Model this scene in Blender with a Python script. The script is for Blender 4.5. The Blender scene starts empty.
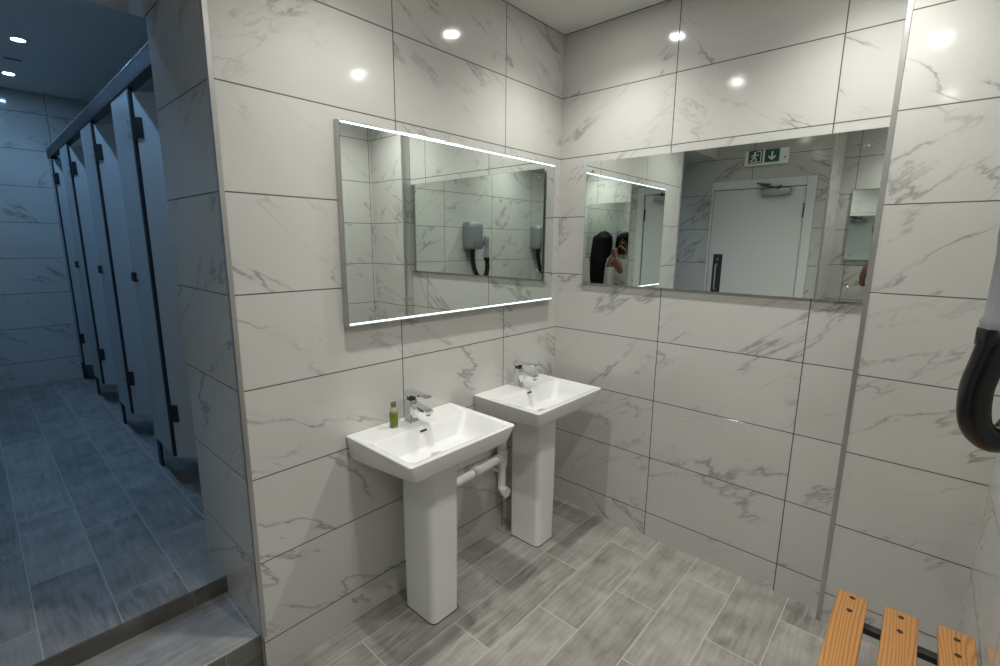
import bpy, bmesh, math, random
from mathutils import Vector, Matrix

random.seed(7)
SC = bpy.context.scene
COL = SC.collection

# ------------------------------------------------------------------ camera
F_PX = 476.15
cam_d = bpy.data.cameras.new('camera')
cam = bpy.data.objects.new('camera', cam_d)
COL.objects.link(cam)
cam_d.sensor_width = 36.0
cam_d.lens = F_PX * 36.0 / 1000.0
cam_d.clip_start = 0.02
RIGHT = Vector((0.6687381, -0.7434514, 0.0083310))
DOWN = Vector((-0.1320719, -0.1298114, -0.9827034))
FWD = Vector((0.7316737, 0.6560710, -0.1849988))
M = Matrix((( RIGHT.x, -DOWN.x, -FWD.x), (RIGHT.y, -DOWN.y, -FWD.y), (RIGHT.z, -DOWN.z, -FWD.z)))
cam.matrix_world = Matrix.Translation((-2.20143, -1.54883, 1.50168)) @ M.to_4x4()
SC.camera = cam

# ------------------------------------------------------------------ world, view
w = bpy.data.worlds.new('world')
SC.world = w
w.use_nodes = True
w.node_tree.nodes['Background'].inputs[0].default_value = (0.5, 0.55, 0.6, 1)
w.node_tree.nodes['Background'].inputs[1].default_value = 0.02
SC.view_settings.view_transform = 'Standard'
SC.view_settings.look = 'None'
SC.view_settings.exposure = -0.07
SC.view_settings.gamma = 1.0
SC.view_settings.use_curve_mapping = False
SC.cycles.max_bounces = 14
SC.cycles.diffuse_bounces = 5
SC.cycles.glossy_bounces = 8
SC.cycles.use_denoising = True
SC.cycles.caustics_reflective = False
SC.cycles.sample_clamp_indirect = 4.0
SC.cycles.blur_glossy = 0.3

ROOM_LAMP = (1.0, 0.985, 0.93)      # colour of the room downlights
ROOM_POWER = 165.0
ROOM_BEAM = 46.0                   # watts in the beam of each room downlight
CORR_LAMP = (0.32, 0.60, 1.0)      # colder lamps of the cubicle corridor
CORR_POWER = 215.0
CORR_BEAM = 16.0

# ------------------------------------------------------------------ layout (metres)
PT = 0.302                       # tile pitch, vertical
Z0 = 0.1328                      # first joint above the floor
CEIL = 2.5507
XA = -1.6840                     # free end of the basin wall
A_TH = 0.535                     # its thickness
YP, PD = -1.3850, 0.064          # pier on the right wall
YC = -1.78                       # bench / dryer wall
XD, XR = -2.45, -3.0             # door wall and the recess behind it
YR = -0.87                       # return of the door wall
LINT = 2.247                     # underside of the lintel over the steps
CFL = 0.226                      # corridor floor
TREAD = 0.158
CYE = 4.28                       # far corridor wall
CCE = 2.72                       # corridor ceiling
ZB = 0.79                        # basin rim

# ------------------------------------------------------------------ node helpers
class NT:
    def __init__(self, name):
        self.m = bpy.data.materials.new(name)
        self.m.use_nodes = True
        self.t = self.m.node_tree
        self.b = self.t.nodes['Principled BSDF']
    def n(self, typ, **kw):
        nd = self.t.nodes.new(typ)
        for k, v in kw.items():
            setattr(nd, k, v)
        return nd
    def l(self, a, b):
        self.t.links.new(a, b)
    def set(self, nd, **kw):
        for k, v in kw.items():
            nd.inputs[k.replace('_', ' ')].default_value = v
    def val(self, inp, v):
        if hasattr(v, 'is_linked') or isinstance(v, bpy.types.NodeSocket):
            self.l(v, inp)
        else:
            inp.default_value = v
    def math(self, op, a, b=0.0, c=None, clamp=False):
        nd = self.n('ShaderNodeMath', operation=op, use_clamp=clamp)
        self.val(nd.inputs[0], a); self.val(nd.inputs[1], b)
        if c is not None: self.val(nd.inputs[2], c)
        return nd.outputs[0]
    def rng(self, v, a, b, c, d, smooth=False):
        nd = self.n('ShaderNodeMapRange')
        if smooth: nd.interpolation_type = 'SMOOTHSTEP'
        self.val(nd.inputs[0], v)
        for i, x in enumerate((a, b, c, d)): nd.inputs[i+1].default_value = x
        return nd.outputs[0]
    def mix(self, f, a, b):
        nd = self.n('ShaderNodeMix', data_type='RGBA')
        self.val(nd.inputs[0], f)
        for i, x in ((6, a), (7, b)):
            if isinstance(x, tuple): nd.inputs[i].default_value = (*x, 1)
            else: self.l(x, nd.inputs[i])
        return nd.outputs[2]
    def xyz(self, x, y, z):
        nd = self.n('ShaderNodeCombineXYZ')
        self.val(nd.inputs[0], x); self.val(nd.inputs[1], y); self.val(nd.inputs[2], z)
        return nd.outputs[0]
    def noise(self, vec, scale, detail=3, rough=0.5, w=None, dist=0.0):
        nd = self.n('ShaderNodeTexNoise')
        nd.noise_dimensions = '4D' if w is not None else '3D'
        self.l(vec, nd.inputs['Vector'])
        nd.inputs['Scale'].default_value = scale
        nd.inputs['Detail'].default_value = detail
        nd.inputs['Roughness'].default_value = rough
        nd.inputs['Distortion'].default_value = dist
        if w is not None: self.val(nd.inputs['W'], w)
        return nd.outputs[0]
    def brick(self, vec, bw, rh, mortar, offset=0.0):
        nd = self.n('ShaderNodeTexBrick')
        nd.offset = offset; nd.offset_frequency = 2; nd.squash = 1.0
        self.l(vec, nd.inputs['Vector'])
        nd.inputs['Color1'].default_value = (0, 0, 0, 1)
        nd.inputs['Color2'].default_value = (1, 1, 1, 1)
        nd.inputs['Mortar'].default_value = (0.5, 0.5, 0.5, 1)
        nd.inputs['Scale'].default_value = 1.0
        nd.inputs['Mortar Size'].default_value = mortar
        nd.inputs['Mortar Smooth'].default_value = 0.0
        nd.inputs['Bias'].default_value = 0.0
        nd.inputs['Brick Width'].default_value = bw
        nd.inputs['Row Height'].default_value = rh
        return nd.outputs['Color'], nd.outputs['Fac']

def simple(name, col, rough=0.5, metal=0.0, spec=0.5, coat=0.0, var=0.0, vscale=30.0):
    g = NT(name)
    g.b.inputs['Base Color'].default_value = (*col, 1)
    g.b.inputs['Roughness'].default_value = rough
    g.b.inputs['Metallic'].default_value = metal
    g.b.inputs['Specular IOR Level'].default_value = spec
    g.b.inputs['Coat Weight'].default_value = coat
    tc = g.n('ShaderNodeTexCoord')
    nz = g.noise(tc.outputs['Object'], vscale, 3, 0.5)
    g.l(g.rng(nz, 0.3, 0.7, max(rough-0.04, 0.0), rough+0.04), g.b.inputs['Roughness'])
    if var > 0:
        k = g.rng(nz, 0.25, 0.75, 1-var, 1+var)
        h = g.n('ShaderNodeHueSaturation')
        h.inputs['Color'].default_value = (*col, 1)
        g.l(k, h.inputs['Value'])
        g.l(h.outputs[0], g.b.inputs['Base Color'])
    return g.m

def emit(name, col, strength):
    g = NT(name)
    g.b.inputs['Base Color'].default_value = (0.8, 0.8, 0.8, 1)
    g.b.inputs['Emission Color'].default_value = (*col, 1)
    g.b.inputs['Emission Strength'].default_value = strength
    return g.m

def wall_uv(g, ux, uy, z0):
    """running coordinate along a vertical wall (x or y by its normal) and height"""
    geo = g.n('ShaderNodeNewGeometry')
    sp = g.n('ShaderNodeSeparateXYZ'); g.l(geo.outputs['Position'], sp.inputs[0])
    sn = g.n('ShaderNodeSeparateXYZ'); g.l(geo.outputs['True Normal'], sn.inputs[0])
    isx = g.math('GREATER_THAN', g.math('ABSOLUTE', sn.outputs[0]), 0.5)
    isz = g.math('GREATER_THAN', g.math('ABSOLUTE', sn.outputs[2]), 0.5)
    a = g.math('SUBTRACT', sp.outputs[0], ux)
    b = g.math('SUBTRACT', sp.outputs[1], uy)
    u = g.math('ADD', g.math('MULTIPLY', isx, b), g.math('MULTIPLY', g.math('SUBTRACT', 1.0, isx), a))
    v = g.math('SUBTRACT', sp.outputs[2], z0)
    v = g.math('ADD', g.math('MULTIPLY', isz, b), g.math('MULTIPLY', g.math('SUBTRACT', 1.0, isz), v))
    return u, v

def tile_mat(name, ux, uy, z0=Z0, bw=0.6085, rh=PT, seed=0.0):
    """large glossy marble-look wall tiles, stacked joints"""
    g = NT(name)
    u, v = wall_uv(g, ux, uy, z0 - rh*4)
    u = g.math('ADD', u, bw*8)
    vec = g.xyz(u, v, 0.0)
    rnd, fac = g.brick(vec, bw, rh, 0.0021)
    W = g.math('MULTIPLY_ADD', rnd, 41.0, seed)
    sgn = g.math('MULTIPLY_ADD', g.math('GREATER_THAN', g.math('FRACT', g.math('MULTIPLY', rnd, 7.3)), 0.72), -2.0, 1.0)
    # veins run diagonally: stretch along a slanted axis, sometimes mirrored
    us = g.math('MULTIPLY', u, sgn)
    p = g.math('ADD', g.math('MULTIPLY', us, 0.50), g.math('MULTIPLY', v, -0.50))
    q = g.math('ADD', g.math('MULTIPLY', us, 1.25), g.math('MULTIPLY', v, 1.85))
    vv = g.xyz(p, q, 0.0)
    n1 = g.noise(vv, 1.35, 8, 0.58, W, 0.3)
    n2 = g.noise(vv, 2.6, 5, 0.55, g.math('ADD', W, 13.0), 0.35)
    msk = g.noise(vec, 2.1, 2, 0.5, g.math('ADD', W, 29.0))
    m1 = g.rng(msk, 0.44, 0.53, 0, 1, True)
    m2 = g.rng(msk, 0.42, 0.52, 1, 0, True)
    d1 = g.math('ABSOLUTE', g.math('SUBTRACT', n1, 0.5))
    d2 = g.math('ABSOLUTE', g.math('SUBTRACT', n2, 0.53))
    v1 = g.math('MULTIPLY', g.rng(d1, 0.0, 0.0135, 1, 0, True), m1)
    v1b = g.math('MULTIPLY', g.rng(d1, 0.0, 0.032, 0.15, 0, True), m1)
    v2 = g.math('MULTIPLY', g.rng(d2, 0.0, 0.014, 0.8, 0, True), g.math('MULTIPLY', m2, g.rng(n1, 0.45, 0.6, 0, 1)))
    brk = g.rng(g.noise(vec, 9.0, 3, 0.6, W), 0.32, 0.54, 0.3, 1.0)
    vein = g.math('MULTIPLY', g.math('MAXIMUM', g.math('MAXIMUM', v1, v1b), v2), brk, clamp=True)
    cloud = g.rng(g.noise(vec, 2.5, 3, 0.5, g.math('ADD', W, 50.0)), 0.3, 0.7, 0, 1)
    base = g.mix(cloud, (0.51, 0.51, 0.482), (0.555, 0.555, 0.527))
    c = g.mix(g.math('MULTIPLY', vein, 0.6), base, (0.15, 0.147, 0.14))
    c = g.mix(fac, c, (0.085, 0.078, 0.068))
    g.l(c, g.b.inputs['Base Color'])
    g.l(g.math('MULTIPLY_ADD', fac, 0.55, 0.10), g.b.inputs['Roughness'])
    g.b.inputs['Specular IOR Level'].default_value = 0.5
    bp = g.n('ShaderNodeBump'); bp.invert = True
    bp.inputs['Strength'].default_value = 0.5; bp.inputs['Distance'].default_value = 0.001
    g.l(fac, bp.inputs['Height']); g.l(bp.outputs[0], g.b.inputs['Normal'])
    return g.m

def plank_mat(name, ux, uy, along='x', bw=0.605, rh=0.193, seed=0.0, vertical=False, tone=1.0):
    """grey wood-look floor planks, half bonded, pale grout"""
    g = NT(name)
    geo = g.n('ShaderNodeNewGeometry')
    sp = g.n('ShaderNodeSeparateXYZ'); g.l(geo.outputs['Position'], sp.inputs[0])
    X, Y = (sp.outputs[0], sp.outputs[2] if vertical else sp.outputs[1])
    u = g.math('SUBTRACT', X if along == 'x' else Y, ux)
    v = g.math('SUBTRACT', Y if along == 'x' else X, uy)
    u = g.math('ADD', u, bw*20); v = g.math('ADD', v, rh*40)
    vec = g.xyz(u, v, 0.0)
    rnd, fac = g.brick(vec, bw, rh, 0.0019, 0.5)
    W = g.math('MULTIPLY_ADD', rnd, 57.0, seed)
    gv = g.xyz(g.math('MULTIPLY', u, 0.9), g.math('MULTIPLY', v, 9.0), 0.0)
    g1 = g.noise(gv, 3.2, 8, 0.62, W, 1.1)
    gv2 = g.xyz(g.math('MULTIPLY', u, 4.0), g.math('MULTIPLY', v, 60.0), 0.0)
    g2 = g.noise(gv2, 2.0, 4, 0.6, W, 0.3)
    rings = g.math('SINE', g.math('MULTIPLY', g.noise(g.xyz(g.math('MULTIPLY', u, 1.0), g.math('MULTIPLY', v, 4.5), 0.0), 1.6, 3, 0.45, W, 0.5), 60.0))
    rm = g.rng(g.noise(vec, 3.0, 2, 0.5, g.math('ADD', W, 5.0)), 0.5, 0.65, 0.0, 1.0)
    blotch = g.noise(g.xyz(g.math('MULTIPLY', u, 1.5), v, 0.0), 5.5, 4, 0.55, W)
    t = g.math('MULTIPLY_ADD', g1, 0.55, g.math('MULTIPLY', g.math('SUBTRACT', g2, 0.19), 0.40))
    t = g.math('ADD', t, g.math('MULTIPLY', g.math('SUBTRACT', blotch, 0.5), 0.65))
    t = g.math('ADD', t, g.math('MULTIPLY', g.math('MULTIPLY', rings, rm), 0.09))
    t = g.math('ADD', t, g.math('MULTIPLY', g.math('SUBTRACT', rnd, 0.5), 0.16))
    k = g.rng(t, 0.16, 0.66, 0.0, 1.0)
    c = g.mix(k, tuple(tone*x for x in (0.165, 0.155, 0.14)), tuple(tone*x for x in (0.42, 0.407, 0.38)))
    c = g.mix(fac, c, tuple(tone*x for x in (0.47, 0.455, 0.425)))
    g.l(c, g.b.inputs['Base Color'])
    g.b.inputs['Roughness'].default_value = 0.42
    g.b.inputs['Specular IOR Level'].default_value = 0.4
    bp = g.n('ShaderNodeBump')
    bp.inputs['Strength'].default_value = 0.15; bp.inputs['Distance'].default_value = 0.001
    g.l(k, bp.inputs['Height']); g.l(bp.outputs[0], g.b.inputs['Normal'])
    return g.m

def pine_mat(name):
    """varnished pine: long grain along x with darker growth lines"""
    g = NT(name)
    tc = g.n('ShaderNodeTexCoord')
    oi = g.n('ShaderNodeObjectInfo')
    W = g.math('MULTIPLY', oi.outputs['Random'], 60.0)
    sp = g.n('ShaderNodeSeparateXYZ'); g.l(tc.outputs['Object'], sp.inputs[0])
    vec = g.xyz(g.math('MULTIPLY', sp.outputs[0], 1.1), g.math('MULTIPLY', sp.outputs[1], 7.0), g.math('MULTIPLY', sp.outputs[2], 7.0))
    n = g.noise(vec, 1.3, 2, 0.45, W, 0.2)
    ph = g.math('ADD', g.math('MULTIPLY', sp.outputs[1], 620.0), g.math('MULTIPLY', n, 75.0))
    ring = g.math('MULTIPLY_ADD', g.math('SINE', ph), 0.5, 0.5)
    ring = g.math('POWER', ring, 2.4)
    fib = g.noise(g.xyz(g.math('MULTIPLY', sp.outputs[0], 4.0), g.math('MULTIPLY', sp.outputs[1], 160.0), g.math('MULTIPLY', sp.outputs[2], 160.0)), 1.0, 3, 0.6, W)
    c = g.mix(g.math('MULTIPLY', ring, 0.85), (0.45, 0.215, 0.062), (0.25, 0.09, 0.02))
    c = g.mix(g.rng(fib, 0.3, 0.7, 0.0, 0.3), c, (0.48, 0.26, 0.085))
    g.l(c, g.b.inputs['Base Color'])
    g.b.inputs['Roughness'].default_value = 0.28
    g.b.inputs['Coat Weight'].default_value = 0.3
    return g.m

MAT = {}
MAT['tile_back'] = tile_mat('marble_tile_back', -1.0655, 0.0, bw=0.6178, seed=3.0)
MAT['tile_right'] = tile_mat('marble_tile_right', 0.0, -0.6046, seed=11.0)
MAT['tile_pier'] = tile_mat('marble_tile_pier', 0.0, YP, seed=19.0)
MAT['tile_front'] = tile_mat('marble_tile_front', -0.69, 0.0, seed=27.0)
MAT['tile_left'] = tile_mat('marble_tile_left', 0.0, -0.30, seed=35.0)
MAT['tile_recess'] = tile_mat('marble_tile_recess', 0.0, -0.975, seed=43.0)
MAT['tile_corr'] = tile_mat('marble_tile_corridor', -1.565, 0.9, seed=51.0)
MAT['floor'] = plank_mat('grey_plank_floor', -0.47-0.3025, -0.5)
MAT['corr_floor'] = plank_mat('grey_plank_corridor', 0.81, -1.61, along='y', rh=0.197, seed=9.0, tone=0.85)
MAT['tread'] = plank_mat('grey_plank_tread', -2.0, 0.024, rh=0.31, seed=4.0)
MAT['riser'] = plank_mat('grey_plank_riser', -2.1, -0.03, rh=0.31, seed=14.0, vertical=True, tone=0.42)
MAT['ceiling'] = simple('ceiling_paint', (0.74, 0.74, 0.715), 0.75, var=0.02, vscale=3)
MAT['trim'] = simple('satin_steel_trim', (0.46, 0.46, 0.45), 0.36, 0.85)
MAT['bright_trim'] = simple('bright_edge', (0.7, 0.72, 0.75), 0.25, 0.9)
MAT['white_metal'] = simple('white_painted_metal', (0.8, 0.8, 0.78), 0.4)
MAT['ceramic'] = simple('white_ceramic', (0.74, 0.745, 0.735), 0.08, coat=0.4)
MAT['chrome'] = simple('chrome', (0.78, 0.79, 0.80), 0.06, 1.0)
MAT['dark'] = simple('black_hole', (0.012, 0.012, 0.012), 0.6)
MAT['pvc'] = simple('white_pvc_pipe', (0.74, 0.74, 0.71), 0.35)
MAT['mirror'] = simple('mirror_silver', (0.80, 0.855, 0.83), 0.0, 1.0)
for nd in MAT['mirror'].node_tree.nodes:
    if nd.type == 'MAP_RANGE':
        nd.inputs[3].default_value = 0.0; nd.inputs[4].default_value = 0.0
MAT['glass_edge'] = simple('mirror_glass_edge', (0.30, 0.36, 0.33), 0.15)
MAT['alu'] = simple('aluminium_frame', (0.55, 0.55, 0.53), 0.35, 1.0)
MAT['led'] = emit('led_strip', (0.74, 0.92, 1.0), 1.7)
MAT['lens'] = emit('downlight_lens', ROOM_LAMP, ROOM_POWER)
MAT['lens_corr'] = emit('corridor_downlight_lens', CORR_LAMP, CORR_POWER)
MAT['panel'] = simple('grey_laminate_panel', (0.44, 0.47, 0.48), 0.4, var=0.02)
MAT['anth'] = simple('anthracite_edge', (0.018, 0.02, 0.03), 0.4)
MAT['rail'] = simple('dark_metal_rail', (0.018, 0.02, 0.027), 0.5, 0.1)
MAT['black_metal'] = simple('black_metal', (0.015, 0.015, 0.016), 0.45)
MAT['pine'] = pine_mat('varnished_pine')
MAT['plug'] = simple('dark_screw_plug', (0.045, 0.018, 0.008), 0.4)
MAT['dryer'] = simple('silver_grey_plastic', (0.24, 0.25, 0.265), 0.35, 0.2)
MAT['hose'] = simple('black_rubber_hose', (0.004, 0.004, 0.0055), 0.22)
MAT['doorpaint'] = simple('white_door_paint', (0.66, 0.68, 0.68), 0.45)
MAT['closer'] = simple('silver_door_closer', (0.33, 0.34, 0.34), 0.4, 0.6)
MAT['steel_dark'] = simple('dull_dark_steel', (0.10, 0.10, 0.10), 0.35, 0.8)
MAT['green'] = simple('exit_sign_green', (0.0, 0.095, 0.06), 0.35)
MAT['white'] = simple('white_pictogram', (0.8, 0.82, 0.8), 0.5)
MAT['skin'] = simple('skin', (0.24, 0.125, 0.08), 0.5, var=0.04)
MAT['hair'] = simple('black_hair', (0.003, 0.003, 0.003), 0.75, spec=0.12)
MAT['cloth_white'] = simple('white_cotton', (0.62, 0.62, 0.58), 0.85, var=0.04)
MAT['cloth_dark'] = simple('dark_denim', (0.02, 0.022, 0.03), 0.8, var=0.1)
MAT['shoe'] = simple('black_shoe', (0.012, 0.012, 0.012), 0.5)
MAT['lip'] = simple('lip', (0.22, 0.07, 0.06), 0.4)
MAT['eye'] = simple('eye_white', (0.7, 0.7, 0.68), 0.2)
MAT['cap'] = simple('brown_bottle_cap', (0.17, 0.105, 0.055), 0.5)
MAT['label_oil'] = simple('olive_green_liquid', (0.13, 0.165, 0.012), 0.25, var=0.15, vscale=60)
g = NT('clear_bottle_plastic')
g.b.inputs['Base Color'].default_value = (0.80, 0.84, 0.62, 1)
g.b.inputs['Roughness'].default_value = 0.08
g.b.inputs['Transmission Weight'].default_value = 0.7
g.b.inputs['IOR'].default_value = 1.3
MAT['bottle'] = g.m

# ------------------------------------------------------------------ mesh helpers
def box(bm, x0, x1, y0, y1, z0, z1, bev=0.0, seg=2):
    x0, x1 = sorted((x0, x1)); y0, y1 = sorted((y0, y1)); z0, z1 = sorted((z0, z1))
    vs = [bm.verts.new((x, y, z)) for x in (x0, x1) for y in (y0, y1) for z in (z0, z1)]
    fs = [(0, 1, 3, 2), (4, 6, 7, 5), (0, 4, 5, 1), (2, 3, 7, 6), (0, 2, 6, 4), (1, 5, 7, 3)]
    faces = [bm.faces.new([vs[i] for i in f]) for f in fs]
    if bev > 0:
        es = list({e for f in faces for e in f.edges})
        bmesh.ops.bevel(bm, geom=es, offset=bev, segments=seg, affect='EDGES', profile=0.5)
    return vs

def obox(bm, c, ax, ay, az, hx, hy, hz, bev=0.0):
    """oriented box: centre, unit axes, half sizes"""
    c = Vector(c)
    tmp = bmesh.new()
    box(tmp, -hx, hx, -hy, hy, -hz, hz, bev)
    R = Matrix((Vector(ax).normalized(), Vector(ay).normalized(), Vector(az).normalized())).transposed()
    merge(bm, tmp, lambda v: R @ v + c)

def merge(bm, tmp, fn=lambda v: v):
    mp = {v: bm.verts.new(fn(v.co)) for v in tmp.verts}
    for f in tmp.faces:
        bm.faces.new([mp[v] for v in f.verts])
    tmp.free()

def frames(pts):
    out = []
    prev = None
    for i, p in enumerate(pts):
        a = pts[max(i-1, 0)]; b = pts[min(i+1, len(pts)-1)]
        t = (b - a).normalized()
        if prev is None:
            up = Vector((0, 0, 1)) if abs(t.z) < 0.9 else Vector((1, 0, 0))
            n = t.cross(up).normalized()
        else:
            n = (prev - t * prev.dot(t)).normalized()
        prev = n
        out.append((p, n, t.cross(n).normalized()))
    return out

def tube(bm, pts, rad, seg=16, cap=True, flat=1.0):
    pts = [Vector(p) for p in pts]
    if not hasattr(rad, '__len__'): rad = [rad]*len(pts)
    rings = []
    for (p, n, b), r in zip(frames(pts), rad):
        rings.append([bm.verts.new(p + r*(math.cos(a)*n + flat*math.sin(a)*b)) for a in [2*math.pi*k/seg for k in range(seg)]])
    for a, b in zip(rings, rings[1:]):
        for k in range(seg):
            bm.faces.new((a[k], a[(k+1) % seg], b[(k+1) % seg], b[k]))
    if cap:
        bm.faces.new(rings[0][::-1]); bm.faces.new(rings[-1])

def spline(P, n=8):
    P = [Vector(p) for p in P]
    Q = [P[0]*2-P[1]] + P + [P[-1]*2-P[-2]]
    out = []
    for i in range(1, len(Q)-2):
        for k in range(n):
            t = k/n
            a, b, c, d = Q[i-1], Q[i], Q[i+1], Q[i+2]
            out.append(0.5*((2*b)+(c-a)*t+(2*a-5*b+4*c-d)*t*t+(3*b-a-3*c+d)*t**3))
    out.append(P[-1])
    return out

def lathe(bm, prof, c=(0, 0, 0), seg=24):
    """profile (r, z) turned about a vertical axis through c"""
    c = Vector(c); rings = []
    for r, z in prof:
        rings.append([bm.verts.new(c + Vector((r*math.cos(2*math.pi*k/seg), r*math.sin(2*math.pi*k/seg), z))) for k in range(seg)])
    for a, b in zip(rings, rings[1:]):
        for k in range(seg):
            bm.faces.new((a[k], a[(k+1) % seg], b[(k+1) % seg], b[k]))
    bm.faces.new(rings[0][::-1]); bm.faces.new(rings[-1])

def loft(bm, loops, cap0=True, cap1=True):
    rings = [[bm.verts.new(p) for p in L] for L in loops]
    n = len(rings[0])
    for a, b in zip(rings, rings[1:]):
        for k in range(n):
            bm.faces.new((a[k], a[(k+1) % n], b[(k+1) % n], b[k]))
    if cap0: bm.faces.new(rings[0][::-1])
    if cap1: bm.faces.new(rings[-1])

def rrect(xf, xb, yf, yb, z, r, cx=0.0, n=6, rb=None, zb=None):
    """rounded trapezoid loop: half width xf at the front (yf), xb at the back (yb)"""
    if rb is None: rb = r
    cor = [(-xf, yf, r), (xf, yf, r), (xb, yb, rb), (-xb, yb, rb)]
    out = []
    for i, (x, y, rr) in enumerate(cor):
        p0 = Vector(cor[i-1][:2]); p = Vector((x, y)); p1 = Vector(cor[(i+1) % 4][:2])
        a = (p0-p).normalized(); b = (p1-p).normalized()
        s = p + a*rr; e = p + b*rr
        for k in range(n+1):
            t = k/n
            q = (1-t)**2*s + 2*t*(1-t)*p + t*t*e
            out.append(Vector((q.x+cx, q.y, z if zb is None else z + (zb-z)*(q.y-yf)/(yb-yf))))
    return out

def obj(name, bm, mat, parent=None, smooth=None, loc=None):
    me = bpy.data.meshes.new(name)
    bmesh.ops.recalc_face_normals(bm, faces=bm.faces)
    bm.to_mesh(me); bm.free()
    if smooth is not None:
        for p in me.polygons: p.use_smooth = True
        me.set_sharp_from_angle(angle=math.radians(smooth))
    me.materials.append(MAT[mat] if isinstance(mat, str) else mat)
    o = bpy.data.objects.new(name, me)
    COL.objects.link(o)
    if parent: o.parent = parent
    if loc is not None: o.location = loc
    return o

def B(*args, **kw):
    bm = bmesh.new(); box(bm, *args, **kw); return bm

def tag(o, label, cat, group=None):
    o['label'] = label; o['category'] = cat
    if group: o['group'] = group
    return o

def thing(name, label, cat, loc=(0, 0, 0), group=None, rotz=0.0):
    o = bpy.data.objects.new(name, None); COL.objects.link(o)
    o.empty_display_size = 0.05
    o.location = loc; o.rotation_euler = (0, 0, rotz)
    return tag(o, label, cat, group)

def struct(name, bm, mat, label=None):
    o = obj(name, bm, mat); o['kind'] = 'structure'
    if label: o['label'] = label
    return o

def dup(root, loc=None, rotz=None, label=None):
    r = root.copy(); COL.objects.link(r)
    if loc is not None: r.location = loc
    if rotz is not None: r.rotation_euler = (0, 0, rotz)
    if label: r['label'] = label
    def rec(src, dst):
        for ch in list(src.children):
            c = ch.copy(); COL.objects.link(c); c.parent = dst
            rec(ch, c)
    rec(root, r)
    return r

# ------------------------------------------------------------------ the room shell
struct('floor', B(-3.1, 0.15, -1.92, 0.04, -0.1, 0.0), 'floor', 'grey wood-look plank floor under the basins')
struct('floor_step', B(XD, XA, 0.024, 0.6, -0.1, TREAD), 'tread', 'lower grey plank step up to the cubicle corridor')
bm = bmesh.new()
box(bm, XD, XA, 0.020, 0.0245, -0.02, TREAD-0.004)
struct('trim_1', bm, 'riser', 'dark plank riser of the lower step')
bm = bmesh.new()
box(bm, XD, -0.1, A_TH, 4.4, 0.05, CFL); box(bm, XD, XA, 0.334, A_TH, 0.05, CFL)
struct('floor_corridor', bm, 'corr_floor', 'raised bluish grey plank floor of the cubicle corridor')
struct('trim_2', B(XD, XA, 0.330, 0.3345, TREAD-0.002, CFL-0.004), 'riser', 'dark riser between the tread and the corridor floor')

struct('wall_back', B(XA, 0.15, 0.0, A_TH, -0.1, 2.8), 'tile_back', 'marble tiled wall behind the two basins')
struct('wall_right', B(0.0, 0.15, YP-0.02, 0.0, -0.1, 2.6), 'tile_right', 'marble tiled wall with the frameless mirror')
struct('wall_right_pier', B(-PD, 0.15, -1.92, YP, -0.1, 2.6), 'tile_pier', 'marble tiled pier beside the bench')
struct('wall_front', B(-3.1, 0.15, -1.92, YC, -0.1, 2.6), 'tile_front', 'marble tiled wall with the hair dryers')
DY0, DY1, DZ = -0.718, 0.004, 1.985      # door leaf
bm = bmesh.new()
box(bm, -2.62, XD, YR, DY0, -0.1, 2.8)
box(bm, -2.62, XD, DY1, 4.4, -0.1, 2.8)
box(bm, -2.62, XD, DY0, DY1, DZ, 2.8)
box(bm, -2.68, -2.62, YR, 4.4, -0.1, 2.8)
box(bm, -3.1, -2.68, YR, YR+0.12, -0.1, 2.6)
struct('wall_left', bm, 'tile_left', 'marble tiled wall round the white door')
struct('wall_left_recess', B(-3.1, XR, -1.92, YR+0.02, -0.1, 2.6), 'tile_recess', 'marble tiled back of the recess beside the door')
struct('wall_lintel', B(XD, XA, 0.0, 0.558, LINT, 2.8), 'tile_back', 'tiled lintel over the steps')
struct('wall_corridor_end', B(-2.6, 0.0, CYE, 4.42, 0.0, 2.8), 'tile_corr', 'marble tiled end wall of the cubicle corridor')
struct('wall_corridor_side', B(-0.2, -0.1, A_TH, 4.4, 0.0, 2.8), 'tile_corr', 'tiled wall at the back of the cubicles')
struct('ceiling', B(-3.1, 0.15, -1.92, 0.0, CEIL+0.004, CEIL+0.1), 'ceiling', 'smooth pale grey ceiling over the basins')
struct('ceiling_corridor', B(-2.6, 0.0, 0.5, 4.42, CCE, CCE+0.08), 'ceiling', 'ceiling of the cubicle corridor')
# white angle where ceiling and tiles meet
bm = bmesh.new()
box(bm, XD, 0.0, -0.026, -0.0005, CEIL, CEIL+0.004)
box(bm, -0.026, -0.0005, YP, -0.026, CEIL, CEIL+0.004)
box(bm, -PD-0.026, -PD-0.0005, YC, YP, CEIL, CEIL+0.004)
box(bm, -PD-0.026, -0.026, YP, YP+0.026, CEIL, CEIL+0.004)
box(bm, XR, -PD-0.026, YC+0.0005, YC+0.026, CEIL, CEIL+0.004)
struct('trim_3', bm, 'white_metal', 'white ceiling edge angle')
# steel edge trims on the outer tile corners
struct('trim_4', B(XA-0.003, XA+0.0115, -0.003, 0.0115, TREAD, CEIL, bev=0.001), 'trim', 'steel edge trim on the free end of the basin wall')
struct('trim_5', B(-PD-0.003, -PD+0.0115, YP-0.0125, YP+0.003, 0.0, CEIL, bev=0.001), 'trim', 'steel edge trim on the corner of the pier')
struct('trim_6', B(XD-0.0115, XD+0.003, YR-0.003, YR+0.0115, 0.0, CEIL, bev=0.001), 'trim', 'steel edge trim beside the door recess')

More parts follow.
